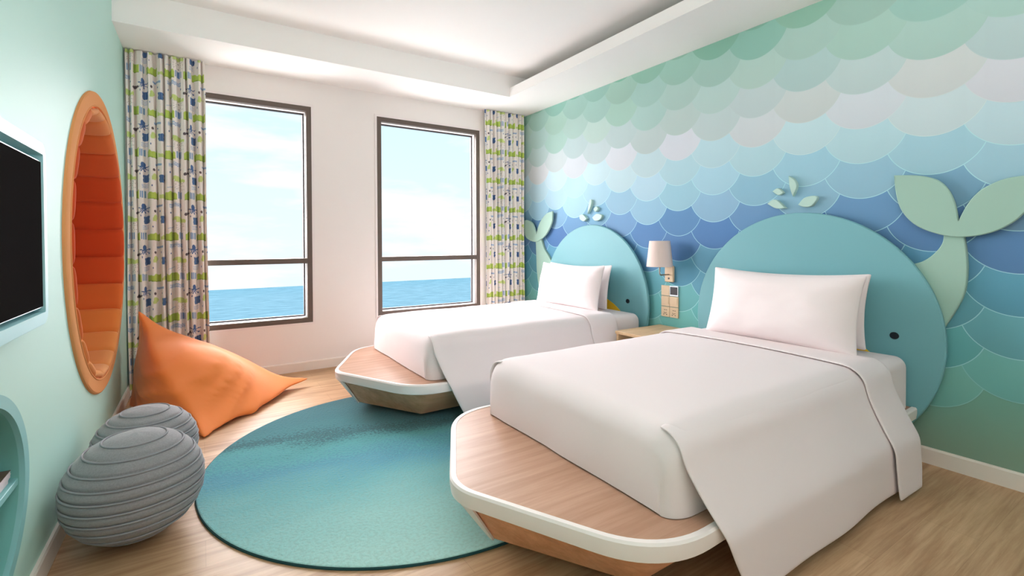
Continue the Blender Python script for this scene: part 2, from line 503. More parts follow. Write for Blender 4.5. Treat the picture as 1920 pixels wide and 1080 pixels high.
# angles on the circle where neighbours of the row above cut this scale
d_ = math.hypot(CW, RH / 2); base_ang = math.atan2(RH / 2, CW); cut = base_ang - math.acos(d_ / 2 / RAD)   # polar angle of the visible arc's end
for k in range(-8, 15):
    yc = 0.605 + CW * k
    if yc > YW + 0.25 or yc < YB - 0.3: continue
    z0 = 1.449 if k % 2 == 0 else 1.552
    for r in range(-6, 8):
        zb = z0 + RH * r; zc = zb + RAD
        if zb < 0.28 or zb > 2.72: continue
        rj = random.Random(k * 131 + r * 17)
        jw = 0.065 if zb < 1.8 else 0.045
        zz = zb + 0.07 + rj.uniform(-jw, jw)
        c = mural_col(zz); tint = rj.uniform(-5, 5)
        # the pale crest of the wave wanders up and down along the wall
        c = (c[0] + tint + rj.uniform(-3, 3), c[1] + tint * 0.6, c[2] + tint * 0.5 + rj.uniform(-3, 3))
        if zb > 2.15 and rj.random() < 0.35: c = (c[0] - 9, c[1] - 2, c[2] - 5)
        if 0.95 < zb < 1.32 and rj.random() < 0.4: c = (c[0] - 12, c[1] - 10, c[2] - 4)
        c = tuple(max(0, min(255, v)) for v in c)
        pts = []
        a0, a1 = PI - cut, 2 * PI + cut
        n = 26
        for i in range(n + 1):
            a = a0 + (a1 - a0) * i / n; pts.append((yc + RAD * math.cos(a), zc + RAD * math.sin(a)))
        # upper boundary: right neighbour's arc down to its bottom side, own column's upper scale, left neighbour's arc
        up = []
        cR = (yc + CW, zc + RH / 2); cU = (yc, zc + RH); cLn = (yc - CW, zc + RH / 2)
        pe = pts[-1]
        aR0 = math.atan2(pe[1] - cR[1], pe[0] - cR[0]) % (2 * PI)
        # intersection of right neighbour's arc with the upper scale of this column
        pI = (cR[0] + RAD * math.cos(PI - cut), cR[1] + RAD * math.sin(PI - cut))
        aU = math.atan2(pI[1] - cU[1], pI[0] - cU[0]) % (2 * PI); aV = 3 * PI - aU
        aR1 = math.atan2(pI[1] - cR[1], pI[0] - cR[0]) % (2 * PI)
        for i in range(1, 7):
            a = aR0 + (aR1 - aR0) * i / 6; up.append((cR[0] + RAD * math.cos(a), cR[1] + RAD * math.sin(a)))
        for i in range(1, n):
            a = aU + (aV - aU) * i / n; up.append((cU[0] + RAD * math.cos(a), cU[1] + RAD * math.sin(a)))
        mir = [(2 * yc - p[0], p[1]) for p in up[:6]][::-1]
        up += mir
        poly = pts + up[:-1]
        poly = [(min(max(p[0], YB), YW), min(p[1], ZT)) for p in poly]
        # keep simple: clip by dropping scales fully outside
        if max(p[0] for p in poly) - min(p[0] for p in poly) < 1e-3: continue
        cf = lambda co, c=c, zb=zb: lerp(tuple(v * 0.985 for v in c), tuple(min(255, v * 1.03 + 2) for v in c), max(0, min(1, (co.z - zb) / 0.2)))  # soft light gradient painted into each scale, slightly paler upward
        old = len(bm.faces)
        vs = [bm.verts.new((XR, p[0], p[1])) for p in poly]
        try:
            f = bm.faces.new(vs)
        except Exception:
            continue
        for lp in f.loops: lp[cl] = srgb(*cf(lp.vert.co))
        # printed outline along the lower arc
        zmid = zb
        vis = 0.9 if zmid < 1.72 and zmid > 0.42 else (0.45 if zmid < 0.42 else max(0.10, 0.75 - (zmid - 1.72) * 1.6))
        lc = lerp(c, (176, 224, 228) if zmid < 1.75 else (206, 226, 224), vis * 0.85)
        w = LINEW * (1.0 if zmid < 1.6 else 0.8)
        for i in range(n):
            q = []
            for (ii, rr) in ((i, RAD), (i + 1, RAD), (i + 1, RAD - w), (i, RAD - w)):
                a = a0 + (a1 - a0) * ii / n; q.append((min(max(yc + rr * math.cos(a), YB), YW), min(zc + rr * math.sin(a), ZT)))
            if abs(q[0][0] - q[1][0]) + abs(q[0][1] - q[1][1]) < 1e-4: continue
            ff = bm.faces.new([bm.verts.new((XR - 0.0006, p[0], p[1])) for p in q])
            for lp in ff.loops: lp[cl] = srgb(*lc)
M['mural'] = vcol('scale_mural_print', 0.6, 0.25)
me = bpy.data.meshes.new('wall_right'); bmesh.ops.triangulate(bm, faces=bm.faces, ngon_method='EAR_CLIP'); bm.to_mesh(me); bm.free(); me.materials.append(M['mural'])
wr = bpy.data.objects.new('wall_right', me); COL.objects.link(wr); wr['kind'] = 'structure'
struct('trim_4', bx(XR + 0.004, XR + 0.2, YB, YW, 0, ZT), M['white'])       # masonry behind the mural sheet

# ------------------------------------------------------------------ sea outside
sea_m = bpy.data.materials.new('sea_water'); sea_m.use_nodes = True
nt = sea_m.node_tree; b = nt.nodes['Principled BSDF']
b.inputs['Roughness'].default_value = 0.9; b.inputs['Specular IOR Level'].default_value = 0.0
tc = nt.nodes.new('ShaderNodeTexCoord'); mp = nt.nodes.new('ShaderNodeMapping'); mp.inputs['Scale'].default_value = (0.05, 0.16, 1)
n1 = nt.nodes.new('ShaderNodeTexNoise'); n1.inputs['Scale'].default_value = 3.0; n1.inputs['Detail'].default_value = 8; n1.inputs['Roughness'].default_value = 0.65
rp = nt.nodes.new('ShaderNodeValToRGB'); rp.color_ramp.elements[0].position = 0.3; rp.color_ramp.elements[0].color = srgb(60, 87, 98)
rp.color_ramp.elements[1].position = 0.68; rp.color_ramp.elements[1].color = srgb(80, 108, 120)
gr = nt.nodes.new('ShaderNodeSeparateXYZ'); r2 = nt.nodes.new('ShaderNodeMapRange'); r2.inputs['From Min'].default_value = 150; r2.inputs['From Max'].default_value = 236
r3 = nt.nodes.new('ShaderNodeValToRGB'); r3.color_ramp.elements[0].color = (1, 1, 1, 1); r3.color_ramp.elements[1].color = (0.86, 0.95, 0.97, 1)
r3.color_ramp.elements[0].position = 0.55
mx = nt.nodes.new('ShaderNodeMixRGB'); mx.blend_type = 'MULTIPLY'; mx.inputs['Fac'].default_value = 1
L = nt.links
L.new(tc.outputs['Object'], mp.inputs['Vector']); L.new(mp.outputs[0], n1.inputs['Vector']); L.new(n1.outputs['Fac'], rp.inputs['Fac'])
L.new(tc.outputs['Object'], gr.inputs[0]); L.new(gr.outputs['Y'], r2.inputs['Value']); L.new(r2.outputs[0], r3.inputs['Fac'])
L.new(rp.outputs['Color'], mx.inputs['Color1']); L.new(r3.outputs['Color'], mx.inputs['Color2']); L.new(mx.outputs[0], b.inputs['Base Color'])
bm = B()
ZS = -18.8
quad(bm, ((-500, 30, ZS), (700, 30, ZS), (700, 239, ZS), (-500, 239, ZS)))
o = obj('sea', bm, sea_m, at=(0, 0, ZS)); tag(o, 'calm pale blue sea seen through both windows', 'sea', kind='stuff')


# ------------------------------------------------------------------ beds
def round_poly(ctrl, radii, seg=10):
    """rounded open polyline through control points (2D)"""
    out = [Vector(ctrl[0])]
    for i in range(1, len(ctrl) - 1):
        p, a, c = Vector(ctrl[i]), Vector(ctrl[i - 1]), Vector(ctrl[i + 1])
        ra = min(radii[i], (p - a).length * 0.48, (p - c).length * 0.48)
        s, e = p + (a - p).normalized() * ra, p + (c - p).normalized() * ra
        for k in range(seg + 1):
            t = k / seg; out.append(s * (1 - t) ** 2 + p * 2 * t * (1 - t) + e * t * t)
    out.append(Vector(ctrl[-1]))
    return out


def bed_frame(yc, label):
    x_end = XR - 0.056
    root = thing('bed_frame', (2.0, yc, 0), label, 'bed', 'boat-shaped twin bed bases')
    ctrl = [(x_end, 0.625), (1.10, 0.700), (0.755, 0.0), (1.10, -0.700), (x_end, -0.625)]
    top = round_poly(ctrl, [0, 0.22, 0.11, 0.22, 0], 12)
    cb = [(x_end, 0.47), (1.215, 0.49), (0.925, 0.0), (1.215, -0.49), (x_end, -0.47)]
    bot = round_poly(cb, [0, 0.02, 0.03, 0.02, 0], 12)

    def off(P, d):
        out = []
        for i, p in enumerate(P):
            a, b = P[max(0, i - 1)], P[min(len(P) - 1, i + 1)]; t = (b - a).normalized(); nrm = Vector((-t.y, t.x))
            out.append(p + nrm * d)
        return out
    s = 1 if off(top, 0.1)[len(top) // 2].x > top[len(top) // 2].x else -1
    W = lambda P, z: [(p.x, yc + p.y, z) for p in P]
    bm = B(); V = grid(bm, [W(off(top, s * 0.024), 0.282), W(off(top, s * 0.024), 0.297)]); bm.faces.new(V[1]); bm.faces.new(V[0]); bm.faces.new((V[0][0], V[1][0], V[1][-1], V[0][-1]))
    obj('deck', bm, M['bedwood'], root)
    prof = [(0.0, 0.268), (-0.000, 0.292), (0.006, 0.300), (0.024, 0.300), (0.027, 0.294), (0.027, 0.25), (0.010, 0.236), (0.004, 0.240)]
    bm = B(); V = grid(bm, [W(off(top, s * o_), z) for (o_, z) in prof], closed_u=True)
    for q in (0, -1): bm.faces.new([V[i][q] for i in range(len(prof))])
    obj('rim', bm, M['rim'], root, smooth='auto')
    bm = B(); V = grid(bm, [W(off(top, s * 0.014), 0.256), W(bot, 0.055)]); bm.faces.new(V[1]); bm.faces.new(V[0])
    bm.faces.new((V[0][0], V[1][0], V[1][-1], V[0][-1]))
    obj('hull', bm, M['hull'], root)
    # white keel strip down the prow
    ta, bo = off(top, s * 0.006), bot
    ids = [i for i in range(len(top)) if abs(top[i].y) < 0.085 and top[i].x < 1.0]
    rows = []
    for q in range(9):
        t = q / 8; z = 0.250 + (0.054 - 0.250) * t
        rows.append([(ta[i].x * (1 - t) + (bo[i].x - 0.006) * t, yc + ta[i].y * (1 - t) + bo[i].y * t, z) for i in ids])
    bm = B(); grid(bm, rows)
    o = obj('keel_strip', bm, M['rim'], root); md = o.modifiers.new('solid', 'SOLIDIFY'); md.thickness = 0.008; md.offset = 0
    obj('plinth', bx(1.45, 3.1, yc - 0.33, yc + 0.33, 0.013, 0.06), M['sash'], root)
    return root


BY1, BY2 = 1.598, 3.49
bed_frame(BY1, 'wooden boat-shaped bed base with white rim, the nearer of the two')
bed_frame(BY2, 'wooden boat-shaped bed base with white rim, the farther one by the window wall')


def rbox_section(hw, z0, z1, r, n=6):
    """half profile from (−hw, z0) up over the top to (+hw, z0)"""
    pts = [(-hw, z0)]
    for k in range(n + 1):
        a = PI - (PI / 2) * k / n; pts.append((-hw + r + r * math.cos(a), z1 - r + r * math.sin(a)))
    m_ = 22
    for k in range(1, m_): pts.append((-hw + r + (2 * hw - 2 * r) * k / m_, z1))
    for k in range(n + 1):
        a = PI / 2 - (PI / 2) * k / n; pts.append((hw - r + r * math.cos(a), z1 - r + r * math.sin(a)))
    pts.append((hw, z0)); return pts


def soft_block(x0, x1, yc, hw, z0, z1, r, puff=0.0, head=True, seed=0, wr=0.003, rc=0.045):
    """rounded, slightly puffed block of bedding: a shell from the foot face over the top to the head face"""
    n = 7; m_ = 40
    st = []                                   # (x, top height, half width)
    hb = hw - rc
    for h in (0.0, 0.12, 0.3, 0.5, 0.7, 0.88): st.append((x0 - 0.006 * math.sin(PI * h), z0 + 0.004 + (z1 - r - z0) * h, hb))
    for k in range(n + 1):
        a = (PI / 2) * k / n; st.append((x0 + r * (1 - math.cos(a)), z1 - r * (1 - math.sin(a)), hb + rc * math.sin(a)))
    for k in range(1, m_): st.append((x0 + r + (x1 - x0 - 2 * r) * k / m_, z1, hw))
    for k in range(n, -1, -1):
        a = (PI / 2) * k / n; st.append((x1 - r * (1 - math.cos(a)), z1 - r * (1 - math.sin(a)), hb + rc * math.sin(a)))
    if head:
        for h in (0.75, 0.5, 0.25, 0.0): st.append((x1, z0 + 0.004 + (z1 - r - z0) * h, hb))
    rows = []
    for (x, zt, hh) in st:
        row = []
        face_row = zt < z1 - r - 1e-6
        kz = (zt - z0) / (z1 - r - z0) if face_row else 1.0
        for (yy, z) in rbox_section(hh, z0, (z1 - r) if face_row else zt, r):
            z = z0 + (z - z0) * kz
            t = max(0.0, 1 - (yy / hw) ** 2); u = max(0.0, min(1, (x - x0) / 0.35)) * max(0.0, min(1, (x1 - x) / 0.35))
            dz = puff * t * u if z > z0 + 0.05 else 0
            nz = noise.noise(Vector((x * 3.1 + seed, yy * 2.3, 1.7 + seed))) * wr
            nz += noise.noise(Vector((x * 9 + seed, yy * 5, z * 9))) * wr * 0.35
            fx = (noise.noise(Vector((seed, yy * 4, z * 6))) * wr * 1.2 + noise.noise(Vector((seed, yy * 17, z * 3))) * wr * 0.5) if x < x0 + r else 0
            row.append((x + fx, yc + yy + nz * 0.5, z + dz + (nz if z > z0 + 0.02 else 0)))
        rows.append(row)
    bm = B(); grid(bm, rows)
    bmesh.ops.remove_doubles(bm, verts=bm.verts, dist=0.0004)
    bmesh.ops.dissolve_degenerate(bm, edges=bm.edges, dist=0.0003)
    return bm


def drape(x_top0, x_top1, x_bot0, x_bot1, yc, side, hw, ztop, zbot, flare, thick=0.012, seed=0, r=0.05, xcurve=0.0, lift=0.0, sway=0.006):
    """side overhang of a duvet: leaves the top edge, rounds over it and hangs outwards to the bottom hem"""
    nu, nv = 40, 22
    P = []
    for i in range(nu + 1):
        u = i / nu; row = []
        for j in range(nv + 1):
            t = j / nv
            if t < 0.25:
                a = (PI / 2) * (t / 0.25)
                lf = lift - 0.014 * (1 - t / 0.25); yy = hw - r + (r + lf) * math.sin(a); z = ztop - r + (r + lf) * math.cos(a)
                tt = 0
            else:
                tt = (t - 0.25) / 0.75
                yy = hw + lift + flare * min(1.0, tt / 0.5) ** 1.15 + 0.018 * tt; z = (ztop - r) + (zbot - ztop + r) * tt
            xa = x_top0 + (x_bot0 - x_top0) * tt + xcurve * math.sin(PI * tt); xb = x_top1 + (x_bot1 - x_top1) * tt
            x = xa + (xb - xa) * u
            wv = sway * tt * math.sin(u * 5.1 + seed) + 0.5 * sway * tt * math.sin(u * 13 + seed * 2) + noise.noise(Vector((x * 2.5, z * 3, seed))) * 0.006 * tt
            row.append((x, yc + side * (yy + wv), z))
        P.append(row)
    bm = B(); V = grid(bm, P)
    return bm


def cloth_obj(name, bm, m, parent, thick, smooth=True):
    o = obj(name, bm, m, parent, smooth=smooth)
    md = o.modifiers.new('solid', 'SOLIDIFY'); md.thickness = thick; md.offset = 0
    sb = o.modifiers.new('sub', 'SUBSURF'); sb.levels = 1; sb.render_levels = 1
    return o


def join_into(bm, other):
    me = bpy.data.meshes.new('tmp'); other.to_mesh(me); other.free(); bm.from_mesh(me); bpy.data.meshes.remove(me)


def bedding(yc, dx, seed, lab, far_w=0.0):
    HW = 0.605; ZT_ = 0.588
    # mattress with its fitted sheet
    root = thing('mattress', (2.2, yc, 0.30), 'white sheeted mattress lying on the %s' % lab, 'mattress', 'twin mattresses')
    obj('sheet_cover', soft_block(1.275 + dx, XR - 0.065, yc, HW - 0.012, 0.300, 0.572, 0.055, 0.0, seed=seed + 3, wr=0.004), M['linen'], root, smooth=True)
    d = thing('duvet', (2.0, yc, 0.30), 'white duvet tucked at the foot and hanging over the sides of the %s' % lab, 'duvet', 'white duvets')
    bm = soft_block(1.255 + dx, 2.88, yc, HW + 0.004, 0.300, ZT_, 0.095, 0.022, head=False, seed=seed, wr=0.006, rc=0.06)
    obj('duvet_top', bm, M['linen'], d, smooth=True, subsurf=1)
    for side in (-1, 1):
        o = cloth_obj('side_drape', drape(1.285 + dx, 2.86, 1.475 + dx, 2.70, yc, side, HW + 0.004, ZT_ - 0.002, 0.045, 0.098, seed=seed + side, r=0.095, xcurve=-0.02, lift=0.004), M['linen'], d, 0.010)
    # turned-down band near the pillows
    rows = []
    n = 40
    bm = B()
    x0, x1 = 2.60, 2.90
    for i in range(9):
        q = i / 8; x = x0 + (x1 - x0) * q; row = []
        hfold = 0.012 * math.sin(PI * min(1, q * 1.0 + 0.05)) ** 0.4 if q < 0.97 else 0.002
        for j in range(n + 1):
            v = -1 + 2 * j / n; yy = v * (HW - 0.095)
            tpf = 0.022 * max(0, 1 - (yy / HW) ** 2) * max(0.0, min(1, (2.88 - x) / 0.35))
            row.append((x, yc + yy, ZT_ + 0.0045 + tpf + hfold * 0.35))
        # side rows continue down both sides
        left = []; right = []
        for k in range(1, 24):
            t = k / 23
            if t < 0.25:
                a = (PI / 2) * (t / 0.25); yy = HW - 0.091 + 0.110 * math.sin(a); z = ZT_ - 0.095 + 0.108 * math.cos(a); tt = 0
            else:
                tt = (t - 0.25) / 0.75; yy = HW + 0.019 + 0.106 * min(1.0, tt / 0.5) ** 1.15 + 0.018 * tt; z = ZT_ - 0.095 + (0.022 - ZT_ + 0.095) * tt
            xs = 0.03 * tt * (1 if q < 0.5 else 0.6) - 0.02 * math.sin(PI * tt)
            # rounded lower outer corner
            if q > 0.8 and tt > 0.8: xs -= (tt - 0.8) * 0.22 * (q - 0.8) / 0.2
            wv = noise.noise(Vector((x * 4, z * 5, seed))) * 0.006 * tt
            left.append((x + xs, yc - yy - wv, z)); right.append((x + xs, yc + yy + wv, z))
        rows.append(left[::-1] + row + right)
    grid(bm, rows)
    o = cloth_obj('turned_down_edge', bm, M['linen'], d, 0.010)
    return d


bedding(BY1, 0.0, 1.3, 'nearer bed')
bedding(BY2, -0.035, 6.1, 'farther bed')


def pillow_bm(w, h, t, seed=0):
    """lies in the local YZ plane, thickness along X; four pulled-out corners, gathered edges"""
    bm = B(); n = 30
    front, back = [], []
    for i in range(n + 1):
        u = -1 + 2 * i / n; rf, rb = [], []
        for j in range(n + 1):
            v = -1 + 2 * j / n
            yy = w / 2 * u * (1 - 0.045 * (1 - v * v)); zz = h / 2 * v * (1 - (0.12 if v > 0 else 0.05) * (1 - u * u))
            prof = (max(0, 1 - abs(u) ** 3.2) ** 0.62) * (max(0, 1 - abs(v) ** 2.6) ** 0.62)
            wr = noise.noise(Vector((u * 2.2 + seed, v * 2.2, seed))) * 0.012 + noise.noise(Vector((u * 7 + seed, v * 5, seed))) * 0.004
            # creases run in from the corners
            cr = 0.007 * math.sin((u * v) * 9 + seed) * (abs(u * v)) ** 1.5
            th = t / 2 * prof
            rf.append((-(th + (wr + cr) * prof ** 0.5 + 0.004), yy, zz)); rb.append((th * 0.8 + 0.004, yy, zz))
        front.append(rf); back.append(rb)
    VF = grid(bm, front); VB = grid(bm, back)
    n1 = n
    for i in range(n):
        for (a, b, c, d) in ((VF[i][0], VF[i + 1][0], VB[i + 1][0], VB[i][0]), (VF[i][n1], VF[i + 1][n1], VB[i + 1][n1], VB[i][n1]),
                             (VF[0][i], VF[0][i + 1], VB[0][i + 1], VB[0][i]), (VF[n1][i], VF[n1][i + 1], VB[n1][i + 1], VB[n1][i])):
            bm.faces.new((a, b, c, d))
    return bm


def pillow(loc, lean, roll, w, h, t, label, seed, group='bed pillows'):
    bm = pillow_bm(w, h, t, seed)
    bmesh.ops.recalc_face_normals(bm, faces=bm.faces)
    me = bpy.data.meshes.new('pillow'); bm.to_mesh(me); bm.free(); me.materials.append(M['linen'])
    for p in me.polygons: p.use_smooth = True
    o = bpy.data.objects.new('pillow', me); COL.objects.link(o)
    o.location = loc; o.rotation_euler = (roll, lean, 0)
    md = o.modifiers.new('sub', 'SUBSURF'); md.levels = 1; md.render_levels = 1
    tag(o, label, 'pillow', group)
    return o


pillow((2.925, 1.568, 0.803), 0.22, 0.012, 0.905, 0.445, 0.20, 'white pillow in front, propped up on the nearer bed', 1.0)
pillow((3.125, 1.625, 0.800), 0.16, -0.004, 0.93, 0.43, 0.11, 'white pillow behind the front one on the nearer bed, against the headboard', 4.0)
pillow((2.925, 3.540, 0.790), 0.22, 0.0, 0.91, 0.415, 0.20, 'white pillow in front, propped up on the farther bed by the window', 8.0)
pillow((3.125, 3.655, 0.780), 0.16, 0.0, 0.93, 0.415, 0.11, 'white pillow behind the front one on the farther bed', 12.0)

# ------------------------------------------------------------------ whale headboards
XW = XR - 0.050


def circle_outline(cy, cz, r, zmin, n=96, k=1.0):
    a0 = math.asin(max(-1, (zmin - cz) / r)); pts = []
    for i in range(n + 1):
        a = a0 + (PI - 2 * a0) * i / n; pts.append((cy + r * math.cos(a) * k, cz + r * math.sin(a)))
    return pts


def whale(cy, cz, r, eyes, label, fluke, stem, mouth_y, k=1.0):
    root = thing('whale_headboard', (XR, cy, 0.1), label, 'headboard', 'whale headboards')
    body = obj('body', wall_slab(circle_outline(cy, cz, r, 0.10, k=k), XW, XR - 0.028, 0.005), M['whale'], root)
    for (ey, ez) in eyes:
        obj('eye', wall_slab([(ey + 0.022 * math.cos(2 * PI * i / 32), ez + 0.020 * math.sin(2 * PI * i / 32)) for i in range(32)], XW - 0.004, XW + 0.001, 0.002), M['eye'], body)
    m_ = [(mouth_y + 0.56 * math.cos(PI * i / 48), 0.34 + 0.36 * math.sin(PI * i / 48)) for i in range(49)]
    obj('mouth', wall_slab(m_, XW - 0.006, XW + 0.001, 0.002), M['yellow'], body)
    obj('tail_stem', wall_slab(smooth_outline(stem), XR - 0.027, XR - 0.001, 0.004), M['tail'], root)
    obj('tail_fluke', wall_slab(smooth_outline(fluke), XR - 0.044, XR - 0.0275, 0.004), M['tail'], root)


FL1 = [(1.09, 1.564, 1), (0.984, 1.551, 0), (0.905, 1.520, 0), (0.858, 1.465, 0), (0.83, 1.386, 0), (0.817, 1.301, 1), (0.785, 1.38, 0), (0.738, 1.447, 0), (0.668, 1.490, 0), (0.60, 1.503, 0), (0.525, 1.498, 1),
       (0.535, 1.44, 0), (0.565, 1.36, 0), (0.622, 1.285, 0), (0.705, 1.235, 0), (0.812, 1.217, 0), (0.914, 1.24, 0), (1.0, 1.291, 0), (1.057, 1.372, 0), (1.082, 1.471, 0)]
ST1 = [(0.878, 1.26, 1), (0.884, 1.189, 0), (0.916, 1.133, 0), (0.965, 1.089, 0), (1.03, 1.066, 1), (0.985, 0.92, 0), (0.878, 0.735, 1), (0.832, 0.832, 0), (0.796, 0.931, 0), (0.785, 1.04, 0), (0.790, 1.148, 0), (0.804, 1.26, 1)]
FL2 = [(4.769, 1.454, 1), (4.668, 1.456, 0), (4.559, 1.409, 0), (4.496, 1.29, 1), (4.423, 1.422, 0), (4.302, 1.514, 0), (4.185, 1.537, 1), (4.195, 1.42, 0), (4.292, 1.292, 0), (4.413, 1.225, 0), (4.528, 1.200, 0), (4.669, 1.235, 0), (4.747, 1.313, 0)]
ST2 = [(4.535, 1.25, 1), (4.520, 1.12, 0), (4.515, 0.98, 0), (4.505, 0.85, 0), (4.47, 0.699, 0), (4.38, 0.52, 1), (4.23, 0.75, 0), (4.21, 0.96, 1), (4.29, 1.05, 0), (4.37, 1.13, 0), (4.425, 1.25, 1)]
whale(1.600, 0.640, 0.742, [(1.079, 0.672), (2.205, 0.672)], 'teal whale headboard behind the nearer bed, tail fluke on its right', FL1, ST1, 1.64, k=1.0)
whale(3.57, 0.631, 0.735, [(3.069, 0.661), (4.08, 0.661)], 'teal whale headboard behind the farther bed, tail fluke on its left by the curtain', FL2, ST2, 3.60)

DR = [('D1a', [(1.669, 1.629, 1), (1.632, 1.6, 0), (1.618, 1.554, 0), (1.642, 1.493, 1), (1.662, 1.559, 0)], 'tall mint leaf-shaped wall drop, topmost of the four above the nearer whale'),
      ('D1b', [(1.775, 1.537, 1), (1.739, 1.555, 0), (1.7, 1.523, 1), (1.735, 1.508, 0)], 'smallest mint wall drop above the nearer whale, left of the tall one'),
      ('D1c', [(1.811, 1.456, 1), (1.756, 1.481, 0), (1.686, 1.419, 1), (1.749, 1.42, 0)], 'lower left mint wall drop just above the nearer whale'),
      ('D1d', [(1.608, 1.435, 1), (1.569, 1.477, 0), (1.508, 1.486, 0), (1.495, 1.465, 0), (1.527, 1.423, 0), (1.572, 1.419, 0)], 'lower right mint wall drop above the nearer whale'),
      ('D2a', [(3.595, 1.621, 1), (3.571, 1.609, 0), (3.585, 1.547, 0), (3.632, 1.48, 1), (3.622, 1.56, 0)], 'tall thin mint wall drop, topmost of the four above the farther whale'),
      ('D2b', [(3.548, 1.523, 1), (3.51, 1.547, 0), (3.48, 1.524, 0), (3.518, 1.495, 0)], 'smallest mint wall drop above the farther whale, right of the tall one'),
      ('D2c', [(3.756, 1.469, 1), (3.707, 1.478, 0), (3.642, 1.432, 1), (3.691, 1.407, 0), (3.748, 1.431, 0)], 'lower left mint wall drop above the farther whale'),
      ('D2d', [(3.564, 1.439, 1), (3.503, 1.473, 0), (3.428, 1.454, 0), (3.457, 1.414, 0), (3.525, 1.406, 0)], 'lower right mint wall drop above the farther whale')]
for (k_, P_, lab) in DR:
    cy = sum(p[0] for p in P_) / len(P_); cz = sum(p[1] for p in P_) / len(P_)
    o = obj('wall_drop', wall_slab(smooth_outline(P_), XR - 0.030, XR - 0.001, 0.003), M['drop'], at=(XR, cy, cz))
    tag(o, lab, 'wall decoration', 'spout drops over the ' + ('nearer' if k_[1] == '1' else 'farther') + ' whale')

# ------------------------------------------------------------------ nightstand
ns = thing('nightstand', (3.02, 2.625, 0), 'oak nightstand with a green interior between the two beds', 'nightstand')
obj('top', bx(2.755, XR - 0.002, 2.375, 2.752, 0.468, 0.492), M['ns_wood'], ns, bevel=0.004)
for y0 in (2.380, 2.727): obj('side_panel', bx(2.765, XR - 0.004, y0, y0 + 0.02, 0.10, 0.468), M['ns_wood'], ns)
obj('back_panel', bx(XR - 0.03, XR - 0.016, 2.40, 2.727, 0.12, 0.468), M['niche'], ns)
obj('drawer', bx(2.80, 3.2, 2.402, 2.725, 0.13, 0.30), M['niche'], ns, bevel=0.003)
obj('shelf', bx(2.78, XR - 0.03, 2.40, 2.727, 0.30, 0.318), M['niche'], ns)
for (lx, ly) in ((2.79, 2.40), (2.79, 2.73), (3.22, 2.40), (3.22, 2.73)): obj('leg', lathe(B(), (lx, ly), [(0.013, 0.0), (0.016, 0.10)], 16), M['ns_wood'], ns)

# ------------------------------------------------------------------ wall lamp
lp = thing('wall_lamp', (XR, 2.645, 0.93), 'reading lamp with a pale conical shade on the mural wall', 'lamp')
lpp = obj('wall_plate', bx(XR - 0.026, XR - 0.001, 2.592, 2.680, 0.862, 0.998), M['plate'], lp, bevel=0.009)
bm = B(); arm = [(XR - 0.026, 2.634, 0.925), (XR - 0.07, 2.634, 0.925)]
for k in range(9):
    a = (PI / 2) * k / 8; arm.append((XR - 0.12 - 0.02 * math.sin(a), 2.634, 0.925 + 0.02 - 0.02 * math.cos(a)))
arm.append((XR - 0.14, 2.634, 1.06)); tube(bm, arm, 0.0055, 12)
obj('arm', bm, M['steel'], lp, smooth=True)
bm = B(); tube(bm, [(XR - 0.030, 2.634, 0.893), (XR - 0.024, 2.634, 0.893)], 0.008, 16); obj('switch', bm, M['black'], lpp)
LX, LYc = XR - 0.14, 2.634
prof = [(0.105, 0.995), (0.082, 1.205), (0.080, 1.205), (0.103, 0.995)]
bm = B(); rings = [[(LX + r * math.cos(2 * PI * k / 48), LYc + r * math.sin(2 * PI * k / 48), z) for k in range(48)] for r, z in prof]
grid(bm, rings, closed_u=True, closed_v=True); obj('lamp_shade', bm, M['shade'], lp, smooth=False)
bm = B(); tube(bm, [(LX, LYc, 1.06), (LX, LYc, 1.12)], 0.018, 16); obj('bulb_holder', bm, M['plate'], lp)

# ------------------------------------------------------------------ wall plates
YP = (2.640, 2.553); ZP = (0.746, 0.657, 0.568); S = 0.085


def plate(i, j, name, label, cat):
    y0, z0 = YP[i], ZP[j]
    r = thing(name, (XR, y0 + S / 2, z0), label, cat, 'beige wall plates beside the nightstand')
    return r, y0, z0


def seat_plate(r, y0, z0, m_=None):
    obj('cover', bx(XR - 0.011, XR - 0.001, y0, y0 + S, z0, z0 + S), m_ or M['plate'], r, bevel=0.002)


r, y0, z0 = plate(0, 0, 'wall_plate', 'blank beige wall plate, upper left above the nightstand', 'wall plate'); seat_plate(r, y0, z0)
r, y0, z0 = plate(1, 0, 'thermostat', 'small thermostat with a dark screen in a silver frame, above the switches', 'thermostat'); seat_plate(r, y0, z0, M['bezel'])
obj('screen', bx(XR - 0.014, XR - 0.010, y0 + 0.008, y0 + S - 0.008, z0 + 0.012, z0 + S - 0.008), M['black'], r)
r, y0, z0 = plate(0, 1, 'light_switch', 'left beige light switch in the middle row below the lamp', 'switch'); seat_plate(r, y0, z0); obj('rocker', bx(XR - 0.014, XR - 0.010, y0 + 0.008, y0 + S - 0.008, z0 + 0.02, z0 + S - 0.008), M['plate'], r, bevel=0.001)
r, y0, z0 = plate(1, 1, 'light_switch', 'right beige light switch directly under the thermostat', 'switch'); seat_plate(r, y0, z0); obj('rocker', bx(XR - 0.014, XR - 0.010, y0 + 0.008, y0 + S - 0.008, z0 + 0.02, z0 + S - 0.008), M['plate'], r, bevel=0.001)
